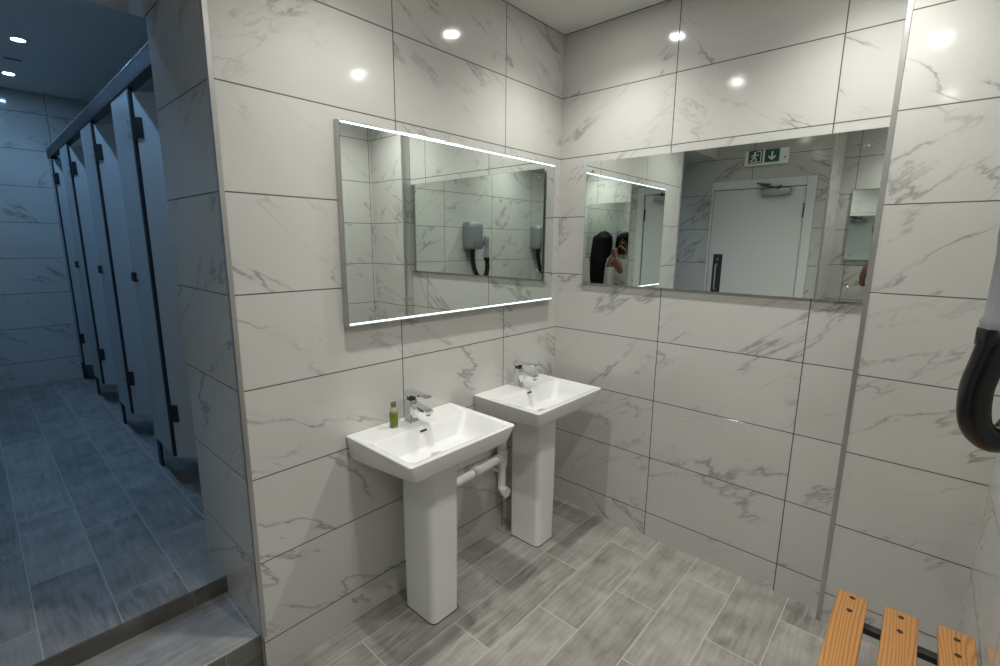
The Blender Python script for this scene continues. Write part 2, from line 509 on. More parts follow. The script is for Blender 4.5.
# ------------------------------------------------------------------ downlights
def make_downlight(name, lens, watts, col):
    t = thing(name, '', 'light')
    bm = bmesh.new()
    lathe(bm, [(0.0312, -0.002), (0.034, -0.006), (0.046, -0.006), (0.054, -0.001), (0.054, 0.002), (0.0312, 0.002)], seg=28)
    obj('bezel', bm, 'white_metal', t, 40)
    bm = bmesh.new()
    lathe(bm, [(0.031, -0.004), (0.031, 0.001)], seg=24)
    obj('lens', bm, lens, t)
    ld = bpy.data.lights.new('beam', 'SPOT')
    ld.energy = watts; ld.color = col; ld.spot_size = math.radians(128); ld.spot_blend = 1.0
    ld.shadow_soft_size = 0.022
    lo = bpy.data.objects.new('beam', ld); COL.objects.link(lo)
    lo.parent = t; lo.location = (0, 0, -0.012)
    return t
spots = [(-0.385, -0.43, 'ceiling downlight over the far basin beside the corner mirror'),
         (-1.32, -0.45, 'ceiling downlight over the near basin and the wall end'),
         (-0.37, -1.32, 'ceiling downlight over the bench end by the pier'),
         (-1.42, -1.435, 'ceiling downlight in front of the wall mirror pair by the dryers'),
         (-2.68, -1.49, 'ceiling downlight in the recess over the standing woman')]
proto = None
for x, y, lab in spots:
    if proto is None:
        proto = make_downlight('downlight', 'lens', ROOM_BEAM, ROOM_LAMP); o = proto
    else:
        o = dup(proto)
    o.location = (x, y, CEIL+0.003); o['label'] = lab; o['group'] = 'downlights in the washroom ceiling'
proto = None
for x, y, lab in [(-1.80, 2.84, 'corridor downlight nearest the lintel, glowing cold white'),
                  (-1.80, 3.76, 'corridor downlight second from the lintel, beyond the vent slot'),
                  (-1.80, 1.91, 'corridor downlight out over the first open cubicle door'),
                  (-1.80, 0.98, 'corridor downlight just behind the lintel over the steps')]:
    if proto is None:
        proto = make_downlight('downlight', 'lens_corr', CORR_BEAM, CORR_LAMP); o = proto
    else:
        o = dup(proto)
    o.location = (x, y, CCE-0.0005); o['label'] = lab; o['group'] = 'downlights in the corridor ceiling'
v = thing('ceiling_vent', 'small dark slotted vent in the corridor ceiling between two downlights', 'vent', (-1.80, 3.32, CCE))
obj('vent_frame', B(-0.055, 0.055, -0.025, 0.025, -0.006, 0.001, bev=0.002), 'white_metal', v)
obj('slot', B(-0.045, 0.045, -0.013, 0.013, -0.0075, -0.004), 'dark', v)

# ------------------------------------------------------------------ wash basins
def make_basin(name):
    t = thing(name, '', 'washbasin')
    W = 0.262
    bm = bmesh.new()
    Zr = ZB
    L = []
    L.append(rrect(0.060, 0.060, -0.245, -0.100, 0.62, 0.03, rb=0.01))
    L.append(rrect(0.070, 0.085, -0.262, -0.004, 0.662, 0.03, rb=0.01))
    L.append(rrect(0.190, 0.232, -0.345, -0.002, 0.704, 0.040, rb=0.008, zb=0.680))
    L.append(rrect(W-0.032, W-0.022, -0.372, -0.002, 0.716, 0.030, rb=0.006, zb=0.688))
    L.append(rrect(W-0.022, W-0.014, -0.379, -0.002, 0.726, 0.024, rb=0.005, zb=0.698))
    L.append(rrect(W-0.001, W-0.001, -0.392, -0.002, Zr-0.007, 0.016, rb=0.005))
    L.append(rrect(W, W, -0.393, -0.002, Zr-0.003, 0.016, rb=0.005))
    L.append(rrect(W-0.002, W-0.002, -0.391, -0.003, Zr, 0.016, rb=0.005))
    # rim, then bowl (deck 0.125 deep at the back)
    L.append(rrect(W-0.022, W-0.022, -0.371, -0.128, Zr, 0.022, rb=0.022))
    L.append(rrect(W-0.026, W-0.026, -0.367, -0.131, Zr-0.003, 0.024, rb=0.024))
    L.append(rrect(W-0.045, W-0.050, -0.343, -0.140, Zr-0.045, 0.034, rb=0.03))
    L.append(rrect(W-0.068, W-0.075, -0.315, -0.150, Zr-0.082, 0.04, rb=0.03))
    L.append(rrect(W-0.080, W-0.088, -0.303, -0.160, Zr-0.089, 0.04, rb=0.03))
    L.append(rrect(0.10, 0.10, -0.270, -0.190, Zr-0.0935, 0.03, rb=0.03))
    L.append(rrect(0.024, 0.024, -0.249, -0.201, Zr-0.0955, 0.015, rb=0.015))
    loft(bm, L)
    obj('bowl', bm, 'ceramic', t, 38)
    bm = bmesh.new()
    P = []
    for z, k in ((0.0, 0.0), (0.012, 0.003), (0.3, 0.0), (0.655, 0.0)):
        P.append(rrect(0.0735-k, 0.0745-k, -0.262+k, -0.085, z, 0.03, rb=0.01))
    loft(bm, P)
    obj('pedestal', bm, 'ceramic', t, 45)
    bm = bmesh.new()
    P = [rrect(0.0745, 0.0755, -0.263, -0.084, z, 0.03, rb=0.01) for z in (0.0005, 0.0035)]
    loft(bm, P)
    obj('floor_seal', bm, 'dark', t)
    # overflow slot, drain
    bm = bmesh.new()
    obox(bm, (0.0, -0.1335, ZB-0.020), (1, 0, 0), (0, 0.985, 0.17), (0, -0.17, 0.985), 0.017, 0.004, 0.0042, 0.003)
    obj('overflow_slot', bm, 'dark', t)
    bm = bmesh.new()
    lathe(bm, [(0.0, 0.0), (0.030, 0.0), (0.031, 0.003), (0.026, 0.005), (0.022, 0.005), (0.021, 0.008), (0.010, 0.010), (0.0, 0.0105)][1:], (0.0, -0.225, ZB-0.0965), 24)
    obj('drain', bm, 'chrome', t, 40)
    # mixer tap with a flat lever, as one part with spout, lever and collar
    ty = -0.062
    bm = bmesh.new()
    sec = [(0.0, 0.0215), (0.004, 0.0225), (0.008, 0.0205), (0.055, 0.0200), (0.088, 0.0200), (0.094, 0.0190)]
    loft(bm, [rrect(r, r, ty-r*1.02, ty+r*1.02, ZB+z, r*0.45) for z, r in sec])
    tp = obj('tap', bm, 'chrome', t, 40)
    bm = bmesh.new()
    Lp = []
    for y, zc, hx, hz in ((ty-0.010, 0.072, 0.0165, 0.016), (ty-0.05, 0.071, 0.0165, 0.012), (ty-0.095, 0.069, 0.0160, 0.0085), (ty-0.118, 0.0675, 0.0155, 0.007), (ty-0.121, 0.0672, 0.013, 0.005)):
        c = [Vector((sx*hx, y, ZB+zc+sz*hz)) for sx, sz in ((-1, -1), (1, -1), (1, 1), (-1, 1))]
        out = []
        for i in range(4):
            p, a, b = c[i], c[i-1], c[(i+1) % 4]
            r = min(hx, hz)*0.55
            s = p+(a-p).normalized()*r; e = p+(b-p).normalized()*r
            for k in range(4):
                tt = k/3
                out.append((1-tt)**2*s+2*tt*(1-tt)*p+tt*tt*e)
        Lp.append(out)
    loft(bm, Lp)
    obj('spout', bm, 'chrome', tp, 40)
    bm = bmesh.new()
    lathe(bm, [(0.0085, 0.0), (0.0095, 0.001), (0.0095, 0.006), (0.0085, 0.008)], (0, ty-0.105, ZB+0.049), 16)
    obj('aerator', bm, 'chrome', tp, 40)
    bm = bmesh.new()
    lathe(bm, [(0.0185, 0.0), (0.0175, 0.014), (0.015, 0.018)], (0, ty, ZB+0.094), 20)
    obj('cartridge', bm, 'steel_dark', tp, 40)
    bm = bmesh.new()
    Lp = []
    for y, zc, hx, hz in ((ty+0.021, 0.117, 0.0185, 0.012), (ty+0.017, 0.117, 0.0205, 0.014), (ty-0.010, 0.1175, 0.0205, 0.0125), (ty-0.018, 0.122, 0.019, 0.0085), (ty-0.06, 0.125, 0.0175, 0.0065), (ty-0.105, 0.1255, 0.0155, 0.0055), (ty-0.109, 0.1255, 0.013, 0.0035)):
        Lp.append([Vector((sx*hx, y, ZB+zc+sz*hz)) for sx, sz in ((-1, -0.6), (-0.75, -1), (0.75, -1), (1, -0.6), (1, 0.6), (0.75, 1), (-0.75, 1), (-1, 0.6))])
    loft(bm, Lp)
    obj('lever', bm, 'chrome', tp, 35)
    return t

b1 = make_basin('washbasin')
b1.location = (-1.074, 0, 0)
b1['label'] = 'white pedestal washbasin with the small green bottle on its ledge'
b1['group'] = 'pedestal washbasins on the tiled wall'
b2 = dup(b1, (-0.400, 0, 0), label='white pedestal washbasin in the corner, nothing standing on its ledge')

# small bottle
bt = thing('bottle', 'small bottle of olive green liquid with brown cap on the basin ledge', 'bottle', (-1.161, -0.062, ZB+0.0005))
bm = bmesh.new()
lathe(bm, [(0.013, 0.0), (0.0155, 0.002), (0.0155, 0.066), (0.0140, 0.074), (0.0085, 0.082), (0.0080, 0.086)], seg=24)
obj('body', bm, 'bottle', bt, 40)
bm = bmesh.new()
lathe(bm, [(0.0150, 0.004), (0.0161, 0.006), (0.0161, 0.061), (0.0150, 0.063)], seg=24)
obj('liquid', bm, 'label_oil', bt, 40)
bm = bmesh.new()
lathe(bm, [(0.0100, 0.084), (0.0105, 0.085), (0.0105, 0.100), (0.0095, 0.102)], seg=20)
obj('cap', bm, 'cap', bt, 40)

# waste pipe between the pedestals
wp = thing('waste_pipe', 'white plastic waste pipe running along the tiles between the two pedestals', 'pipe', (0, 0, 0))
bm = bmesh.new()
tube(bm, [(-1.09, -0.052, 0.403), (-0.53, -0.052, 0.4322)], 0.0205, 20)
obj('horizontal_pipe', bm, 'pvc', wp, 50)
bm = bmesh.new()
tube(bm, [(-0.715, -0.052, 0.4225), (-0.675, -0.052, 0.4246)], 0.0255, 20)
obj('collar', bm, 'pvc', wp, 50)
bm = bmesh.new()
tube(bm, spline([(-0.506, -0.052, 0.640), (-0.506, -0.052, 0.45), (-0.507, -0.052, 0.32), (-0.510, -0.053, 0.282), (-0.515, -0.062, 0.266), (-0.519, -0.085, 0.261)], 6), 0.0205, 20)
obj('vertical_pipe', bm, 'pvc', wp, 50)
bm = bmesh.new()
tube(bm, [(-0.545, -0.052, 0.4314), (-0.506, -0.052, 0.4334)], 0.027, 20)
obj('branch_socket', bm, 'pvc', wp, 50)
bm = bmesh.new()
tube(bm, [(-0.506, -0.052, 0.39), (-0.506, -0.052, 0.48)], 0.0265, 20)
obj('tee_joint', bm, 'pvc', wp, 50)
bm = bmesh.new()
tube(bm, [(-0.5185, -0.078, 0.2615), (-0.5202, -0.098, 0.2605)], 0.0255, 20)
obj('end_cap', bm, 'pvc', wp, 50)
for zc in (0.57, 0.36):
    obj('bracket', B(-0.521, -0.491, -0.034, 0.0, zc-0.011, zc+0.011, bev=0.002), 'pvc', wp)

# ------------------------------------------------------------------ mirrors
mx0, mx1, mz0, mz1 = -1.318, -0.097, 1.203, 1.904
ma = thing('mirror', 'large mirror on the basin wall with glowing light strips along top and bottom', 'mirror', ((mx0+mx1)/2, -0.0025, mz0), rotz=-0.004)
cx = (mx0+mx1)/2; hw = (mx1-mx0)/2; hh = mz1-mz0
obj('casing', B(-hw, hw, -0.029, 0.0, 0.0, hh, bev=0.002), 'alu', ma)
obj('mirror_glass', B(-hw+0.003, hw-0.003, -0.0315, -0.029, 0.003, hh-0.003), 'mirror', ma)
for z in (hh-0.0120, 0.0050):
    obj('light_strip', B(-hw+0.006, hw-0.004, -0.0328, -0.0312, z, z+0.0066), 'led', ma)

by0, by1, bz0, bz1 = -1.3780, -0.172, 1.299, 1.908
def flat_mirror(name, label, x, sgn, y0, y1, z0, z1, studs):
    t = thing(name, label, 'mirror', (x, (y0+y1)/2, z0))
    yc = (y0+y1)/2
    obj('glass_pane', B(sgn*0.009, sgn*0.0139, y0-yc, y1-yc, 0, z1-z0), 'glass_edge', t)
    obj('mirror_glass', B(sgn*0.0136, sgn*0.0142, y0-yc+0.0015, y1-yc-0.0015, 0.0015, z1-z0-0.0015), 'mirror', t)
    for y, z in studs:
        bm = bmesh.new()
        tube(bm, [(0, y-yc, z-z0), (sgn*0.0145, y-yc, z-z0), (sgn*0.018, y-yc, z-z0), (sgn*0.0200, y-yc, z-z0)], [0.008, 0.0085, 0.0085, 0.0045], 16)
        obj('stud', bm, 'chrome', t, 40)
    return t
flat_mirror('mirror', 'frameless mirror on the wall beside the pier, held by chrome studs', 0.0, -1, by0, by1, bz0, bz1,
            [(by0+0.055, bz0+0.05), (by0+0.055, bz1-0.055), (by1-0.035, bz0+0.05), (by1-0.035, bz1-0.045)])
flat_mirror('mirror', 'narrower frameless mirror in the recess behind the woman, seen only by reflection', XR, 1, -1.70, -0.965, 1.385, 1.978,
            [(-1.0, 1.43), (-1.0, 1.94), (-1.665, 1.43), (-1.665, 1.94)])

# ------------------------------------------------------------------ white door in the left wall
dx = XD
dr = obj('door_1', B(dx-0.045, dx-0.004, DY0+0.003, DY1-0.003, 0.008, DZ-0.003, bev=0.002), 'doorpaint')
dr['kind'] = 'structure'; dr['label'] = 'white flush door seen in the frameless mirror'
bm = bmesh.new()
fy0, fy1, fz = -0.788, 0.020, 2.055
box(bm, dx-0.002, dx+0.016, fy0, DY0-0.001, 0.0, fz, 0.003)
box(bm, dx-0.002, dx+0.016, DY1+0.0005, fy1, 0.0, fz, 0.003)
box(bm, dx-0.002, dx+0.016, DY0-0.001, DY1+0.0005, DZ, fz, 0.003)
obj('door_frame', bm, 'doorpaint', dr)
for z in (0.25, 1.73):
    bm = bmesh.new()
    box(bm, dx-0.004, dx+0.004, DY0-0.004, DY0+0.012, z, z+0.115, 0.001)
    tube(bm, [(dx+0.006, DY0+0.002, z), (dx+0.006, DY0+0.002, z+0.115)], 0.006, 12)
    obj('hinge', bm, 'steel_dark', dr, 40)
obj('push_plate', B(dx-0.004, dx-0.001, -0.118, -0.038, 1.02, 1.422, bev=0.001), 'steel_dark', dr)
bm = bmesh.new()
tube(bm, spline([(dx-0.002, -0.078, 1.33), (dx+0.03, -0.078, 1.325), (dx+0.042, -0.078, 1.30), (dx+0.042, -0.078, 1.13), (dx+0.03, -0.078, 1.105), (dx-0.002, -0.078, 1.10)], 5), 0.0085, 12)
obj('pull_handle', bm, 'trim', dr, 50)
bm = bmesh.new()
tube(bm, [(dx-0.002, -0.078, 1.375), (dx+0.006, -0.078, 1.375)], 0.011, 16)
obj('lock_cylinder', bm, 'trim', dr, 40)
bm = bmesh.new()
box(bm, dx-0.004, dx+0.055, -0.610, -0.395, 1.912, 1.972, 0.006)
cl = obj('door_closer', bm, 'closer', dr, 40)
bm = bmesh.new()
obox(bm, (dx+0.045, -0.455, 1.990), (0.25, -0.92, -0.25), (0.96, 0.24, 0), (0, 0, 1), 0.085, 0.011, 0.005, 0.002)
obj('closer_arm', bm, 'steel_dark', cl, 40)
bm = bmesh.new()
obox(bm, (dx+0.045, -0.41, 2.012), (0.5, 0.86, 0.08), (-0.86, 0.5, 0), (0, 0, 1), 0.055, 0.010, 0.005, 0.002)
obj('closer_link', bm, 'steel_dark', cl, 40)
bm = bmesh.new()
tube(bm, [(dx+0.035, -0.53, 1.965), (dx+0.035, -0.53, 1.995)], 0.012, 12)
obj('closer_pivot', bm, 'steel_dark', cl, 40)

# ------------------------------------------------------------------ emergency exit sign above the door
es = thing('exit_sign', 'green emergency exit sign with running figure and arrow above the white door', 'sign', (XD, -0.405, 2.165))
obj('housing', B(0.0, 0.042, -0.165, 0.165, 0.0, 0.125, bev=0.006), 'white_metal', es, 40)
for yc in (0.082, -0.043):
    obj('sign_panel', B(0.041, 0.0445, yc-0.055, yc+0.055, 0.020, 0.122, bev=0.001), 'green', es)
panels = [o for o in es.children if o.name.startswith('sign_panel')]
def flatpoly(bm, pts, x):
    a = [bm.verts.new((x, p[0], p[1])) for p in pts]
    b = [bm.verts.new((x+0.0012, p[0], p[1])) for p in pts]
    n = len(pts)
    bm.faces.new(a); bm.faces.new(b[::-1])
    for k in range(n):
        bm.faces.new((a[k], a[(k+1) % n], b[(k+1) % n], b[k]))
def limb(bm, p, q, w, x):
    p = Vector(p); q = Vector(q); d = (q-p).normalized(); n = Vector((-d.y, d.x))*w
    flatpoly(bm, [p+n, q+n, q-n, p-n], x)
# running figure leaving through a doorway (towards the arrow)
bm = bmesh.new(); X = 0.0444; Y0, Z1 = 0.082, 0.071
def R_(y, z): return (Y0+y, Z1+z)
flatpoly(bm, [R_(0.006+0.009*math.cos(a), 0.031+0.009*math.sin(a)) for a in [2*math.pi*k/14 for k in range(14)]], X)
limb(bm, R_(0.004, 0.022), R_(0.012, -0.006), 0.0065, X)
limb(bm, R_(0.012, -0.004), R_(-0.006, -0.016), 0.0048, X)
limb(bm, R_(-0.006, -0.016), R_(-0.003, -0.036), 0.0042, X)
limb(bm, R_(0.012, -0.006), R_(0.022, -0.024), 0.0048, X)
limb(bm, R_(0.022, -0.024), R_(0.038, -0.030), 0.0042, X)
limb(bm, R_(0.003, 0.018), R_(-0.014, 0.008), 0.0036, X)
limb(bm, R_(-0.014, 0.008), R_(-0.022, 0.018), 0.0034, X)
limb(bm, R_(0.006, 0.018), R_(0.026, 0.012), 0.0036, X)
limb(bm, R_(0.026, 0.012), R_(0.030, -0.002), 0.0034, X)
limb(bm, R_(-0.042, -0.041), R_(-0.042, 0.041), 0.0035, X)
limb(bm, R_(-0.042, 0.041), R_(-0.012, 0.041), 0.0035, X)
limb(bm, R_(-0.046, -0.041), R_(0.040, -0.041), 0.0030, X)
obj('running_figure', bm, 'white', panels[0])
bm = bmesh.new(); Y0 = -0.043
limb(bm, R_(0, 0.032), R_(0, -0.024), 0.006, X)
limb(bm, R_(0.0, -0.030), R_(0.026, -0.004), 0.006, X)
limb(bm, R_(0.0, -0.030), R_(-0.026, -0.004), 0.006, X)
obj('down_arrow', bm, 'white', panels[1])
bm = bmesh.new()
tube(bm, [(0.030, -0.138, 0.05), (0.046, -0.138, 0.05), (0.050, -0.138, 0.05)], [0.010, 0.010, 0.006], 14)
obj('test_lamp', bm, 'chrome', es, 40)

# ------------------------------------------------------------------ hair dryers with hose on the front wall
def make_dryer(name):
    t = thing(name, '', 'hair dryer')
    yb = 0.0
    bm = bmesh.new()
    LL = []
    for z, s in ((0.0, 0.90), (0.012, 0.97), (0.03, 1.0), (0.20, 1.0), (0.232, 0.96), (0.245, 0.84)):
        LL.append(rrect(0.088*s, 0.088*s, 0.118*s, 0.0, z, 0.045*s, rb=0.004))
    loft(bm, LL)
    obj('motor_housing', bm, 'dryer', t, 45)
    bm = bmesh.new()
    lathe(bm, [(0.026, 0.0), (0.027, 0.012), (0.023, 0.020), (0.0225, 0.120), (0.025, 0.150), (0.025, 0.185), (0.018, 0.196)], (-0.094, 0.134, -0.075), 20)
    obj('nozzle', bm, 'dryer', t, 40)
    obj('nozzle_holder', B(-0.118, -0.070, 0.03, 0.132, 0.035, 0.075, bev=0.008), 'dryer', t, 40)
    bm = bmesh.new()
    lathe(bm, [(0.0275, -0.004), (0.0275, 0.022), (0.026, 0.024)], (-0.094, 0.135, -0.098), 20)
    obj('hose_collar', bm, 'hose', t, 40)
    bm = bmesh.new()
    lathe(bm, [(0.026, -0.024), (0.0275, -0.02), (0.0275, 0.001)], (0.020, 0.062, 0.0), 20)
    obj('hose_collar', bm, 'hose', t, 40)
    bm = bmesh.new()
    P = spline([(-0.094, 0.135, -0.085), (-0.094, 0.142, -0.13), (-0.086, 0.148, -0.185), (-0.075, 0.140, -0.245), (-0.052, 0.112, -0.273), (-0.02, 0.085, -0.245), (0.006, 0.068, -0.17), (0.020, 0.062, -0.09), (0.020, 0.062, -0.01)], 8)
    tube(bm, P, 0.0220, 20)
    obj('hose', bm, 'hose', t, 60)
    bm = bmesh.new()
    lathe(bm, [(0.006, 0.0), (0.006, 0.004)], (0, 0, 0), 12)
    me = [v.co.copy() for v in bm.verts]
    for v_ in bm.verts: v_.co = Vector((v_.co.x+0.055, 0.1175+v_.co.z, v_.co.y+0.05))
    obj('button', bm, 'dark', t)
    return t
hd = make_dryer('hair_dryer')
hd.location = (-0.995, YC, 1.446)
hd['label'] = 'wall hair dryer with looping black hose above the wooden bench'
hd['group'] = 'hose hair dryers on the front wall'
hd2 = dup(hd, (-1.985, YC, 1.446), label='wall hair dryer nearest the recess, visible only in the mirrors')

# ------------------------------------------------------------------ slatted bench
be = thing('bench', 'wall bench of varnished pine slats on black steel brackets', 'bench', (-1.2, YC, 0))
z1 = 0.450
for y0, y1, x1, x0 in ((-1.462, -1.538, -0.506, -2.05), (-1.576, -1.653, -0.500, -2.05), (-1.694, -1.770, -0.486, -2.05)):
    bm = bmesh.new(); box(bm, x0+1.2, x1+1.2, y1-YC, y0-YC, z1-0.024, z1, 0.004, 3)
    sl = obj('slat', bm, 'pine', be, 40)
    yc = (y0+y1)/2 - YC
    for xs in (-0.530, -0.598, -1.90, -1.968):
        bm = bmesh.new()
        lathe(bm, [(0.0075, -0.002), (0.0075, 0.0006)], (xs+1.2, yc, z1), 14)
        obj('screw_plug', bm, 'plug', sl)
for xc in (-0.600, -1.935):
    bm = bmesh.new()
    box(bm, xc+1.2-0.014, xc+1.2+0.012, -1.475-YC, 0.0, z1-0.044, z1-0.024, 0.002)
    box(bm, xc+1.2-0.020, xc+1.2+0.020, 0.0, 0.006, z1-0.26, z1-0.024, 0.001)
    obox(bm, (xc+1.2, 0.10, z1-0.145), (1, 0, 0), (0, 0.72, 0.70), (0, -0.70, 0.72), 0.012, 0.135, 0.006)
    obj('bracket', bm, 'black_metal', be)

# ------------------------------------------------------------------ toilet cubicles in the corridor
XF = -1.60
PB, PTOP = 0.385, 2.188
th = 0.016
hinge_y = [1.305, 2.245, 3.21, 4.11]
pil_w = [0.36, 0.36, 0.36, 0.17]
names_p = ['grey cubicle pilaster nearest the steps, between first and second open doors',
           'grey cubicle pilaster second from the steps',
           'grey cubicle pilaster third from the steps, beside the last full cubicle',
           'narrow grey cubicle pilaster against the corridor end wall']
for i, (y, wd) in enumerate(zip(hinge_y, pil_w)):
    t = thing('cubicle_pilaster', names_p[i], 'cubicle panel', (XF, y, CFL), 'pilasters of the toilet cubicles')
    obj('panel', B(0.0, th, 0.004, wd, PB-CFL, PTOP-CFL, bev=0.002), 'panel', t)
    obj('edge_profile', B(-0.002, th+0.002, -0.022, 0.004, PB-CFL, PTOP-CFL, bev=0.002), 'anth', t)
    obj('foot', B(0.002, th-0.002, wd-0.075, wd-0.02, 0.0, PB-CFL), 'black_metal', t)
    for zz in (2.02-CFL, 0.63-CFL):
        for by, bz in ((0.035, -0.025), (0.035, 0.025), (0.065, -0.03)):
            bm = bmesh.new()
            tube(bm, [(-0.0005, by, zz+bz), (-0.006, by, zz+bz)], 0.007, 10)
            obj('hinge_bolt', bm, 'chrome', t)
    if wd > 0.2:
        bm = bmesh.new()
        box(bm, -0.018, -0.0005, wd-0.085, wd-0.035, 1.285-CFL, 1.335-CFL, 0.004)
        obj('lock_keep', bm, 'dark', t)
        bm = bmesh.new(); tube(bm, [(-0.001, wd-0.115, 1.31-CFL), (-0.010, wd-0.115, 1.31-CFL)], 0.011, 12)
        obj('lock_indicator', bm, 'chrome', t)
names_d = ['grey cubicle door ajar inwards, nearest the steps',
           'grey cubicle door ajar inwards behind the first pilaster',
           'grey cubicle door ajar inwards behind the second pilaster',
           'grey cubicle door ajar inwards, last one by the end wall']
d0 = None
for i, y in enumerate(hinge_y):
    if d0 is None:
        d0 = thing('cubicle_door', names_d[i], 'cubicle door', (XF+0.014, y-0.036, CFL), 'doors of the toilet cubicles')
        obj('leaf', B(0.006, 0.56, -th, 0.0, PB-CFL, 2.165-CFL, bev=0.002), 'panel', d0)
        for zz in (2.01-CFL, 0.63-CFL):
            bm = bmesh.new()
            box(bm, 0.004, 0.040, -th-0.010, -th, zz-0.045, zz+0.045, 0.003)
            obj('hinge', bm, 'black_metal', d0, 40)
            bm = bmesh.new()
            tube(bm, [(-0.004, -0.012, zz-0.055), (-0.004, -0.012, zz+0.055)], 0.009, 12)
            obj('hinge_pin', bm, 'black_metal', d0, 40)
        bm = bmesh.new(); box(bm, 0.49, 0.545, -th-0.018, -th, 1.28-CFL, 1.34-CFL, 0.004)
        obj('lock', bm, 'black_metal', d0)
        o = d0
    else:
        o = dup(d0, (XF+0.014, y-0.036, CFL), label=names_d[i])
    o.rotation_euler = (0, 0, math.radians((-48, -50, -47, -52)[i]))
for i, y in enumerate((1.52, 2.46, 3.40)):
    t = thing('cubicle_partition', ['grey cubicle partition behind the first pilaster', 'grey cubicle partition behind the second pilaster', 'grey cubicle partition behind the third pilaster'][i],
              'cubicle panel', (XF, y, CFL), 'partitions between the toilet cubicles')
    obj('panel', B(th+0.001, 1.40, -0.008, 0.008, PB-CFL, 2.085-CFL, bev=0.002), 'panel', t)
    bm = bmesh.new(); lathe(bm, [(0.026, 0.0), (0.026, 0.006), (0.010, 0.008), (0.010, PB-CFL)], (1.2, 0, 0), 14)
    obj('foot', bm, 'black_metal', t, 40)
hr = thing('cubicle_headrail', 'dark metal head rail along the tops of the toilet cubicles', 'rail', (XF, 2.4, PTOP))
obj('rail', B(-0.004, 0.040, A_TH-2.4, CYE-2.4, 0.0, 0.078, bev=0.004), 'rail', hr)
obj('top_edge', B(-0.006, 0.010, A_TH-2.4, CYE-2.4, 0.076, 0.083, bev=0.002), 'bright_trim', hr)

# ------------------------------------------------------------------ the woman in the recess, seen by reflection
def ell(bm, c, r, rot=None, seg=14, ring=10):
    c = Vector(c); tmp = bmesh.new()
    bmesh.ops.create_uvsphere(tmp, u_segments=seg, v_segments=ring, radius=1.0)
    merge(bm, tmp, lambda v: c + Vector((v.x*r[0], v.y*r[1], v.z*r[2])))
def cap(bm, P, R, seg=12, flat=1.0):
    P = [Vector(p) for p in P]
    tube(bm, P, R, seg, True, flat)
    for p, r in ((P[0], R[0]), (P[-1], R[-1])): ell(bm, p, (r, r, r), seg=10, ring=6)
def torso(bm, secs, n=20):
    LL = []
    for z, x, rx, ry in secs:
        LL.append([Vector((x+rx*math.cos(a), ry*math.sin(a), z)) for a in [2*math.pi*k/n for k in range(n)]])
    loft(bm, LL)
def remesh(o, vox, it=4):
    md = o.modifiers.new('remesh', 'REMESH'); md.mode = 'VOXEL'; md.voxel_size = vox; md.use_smooth_shade = True
    sm = o.modifiers.new('smooth', 'SMOOTH'); sm.factor = 0.5; sm.iterations = it
PH = math.radians(170)                    # she faces the mirror in the recess
pe = thing('person', 'woman with long straight black hair in white sleeveless top, reflected in the frameless mirror', 'person', (-2.73, -1.315, 0.0), rotz=PH)
bm = bmesh.new()
SECS = [(0.80, 0.0, 0.095, 0.150), (0.88, -0.005, 0.105, 0.165), (0.98, 0.005, 0.088, 0.140), (1.06, 0.01, 0.080, 0.122), (1.16, 0.01, 0.092, 0.138), (1.26, 0.005, 0.098, 0.152), (1.33, -0.005, 0.080, 0.150), (1.375, -0.012, 0.050, 0.090)]
torso(bm, SECS)
cap(bm, [(-0.012, 0, 1.36), (0.0, 0, 1.42), (0.012, 0, 1.46)], [0.052, 0.047, 0.048])
ell(bm, (0.016, 0, 1.535), (0.083, 0.068, 0.095))
ell(bm, (0.050, 0, 1.492), (0.045, 0.046, 0.050))
cap(bm, [(0.090, 0, 1.530), (0.108, 0, 1.508)], [0.008, 0.012])
for s in (-1, 1):
    ell(bm, (0.062, s*0.026, 1.545), (0.020, 0.016, 0.010))
    ell(bm, (0.012, s*0.070, 1.522), (0.018, 0.009, 0.030))
    ell(bm, (-0.008, s*0.138, 1.325), (0.050, 0.050, 0.048))
    ell(bm, (0.078, s*0.062, 1.205), (0.045, 0.050, 0.048))
    cap(bm, [(0.0, s*0.082, 0.84), (0.012, s*0.085, 0.65), (0.012, s*0.085, 0.46), (-0.008, s*0.086, 0.30), (-0.012, s*0.088, 0.09)], [0.084, 0.072, 0.052, 0.050, 0.034])
    cap(bm, [(-0.025, s*0.09, 0.045), (0.04, s*0.094, 0.05), (0.12, s*0.10, 0.030), (0.155, s*0.102, 0.026)], [0.036, 0.034, 0.030, 0.022])
# both arms bent up in front of her
def hand(bm, wrist, d, side, palm, curl, thumb):
    wrist = Vector(wrist); d = Vector(d).normalized(); side = Vector(side).normalized(); palm = Vector(palm).normalized()
    kn = wrist + d*0.085
    for k in (-1.0, -0.35, 0.35, 1.0):
        cap(bm, [wrist + side*0.014*k, kn + side*0.030*k], [0.016, 0.0135], 8)
    for k, ln in ((-1.0, 0.060), (-0.35, 0.072), (0.35, 0.078), (1.0, 0.070)):
        p = kn + side*0.0305*k; dd = d.copy(); P = [p]
        for j in range(3):
            dd = (dd*math.cos(curl) + palm*math.sin(curl)).normalized()
            nn = dd; P.append(P[-1] + nn*ln*(0.42, 0.33, 0.25)[j])
        cap(bm, P, [0.0088, 0.0083, 0.0076, 0.0066], 8)
    a = wrist + d*0.022 + side*0.018*thumb
    dd = (side*thumb*0.75 + d*0.65 + palm*0.25).normalized()
    b = a + dd*0.038
    c2 = b + (dd*0.5 + palm*0.45 + d*0.5).normalized()*0.030
    e2 = c2 + (d*0.5 + palm*0.6).normalized()*0.026
    cap(bm, [a, b, c2, e2], [0.0135, 0.011, 0.0095, 0.008], 8)
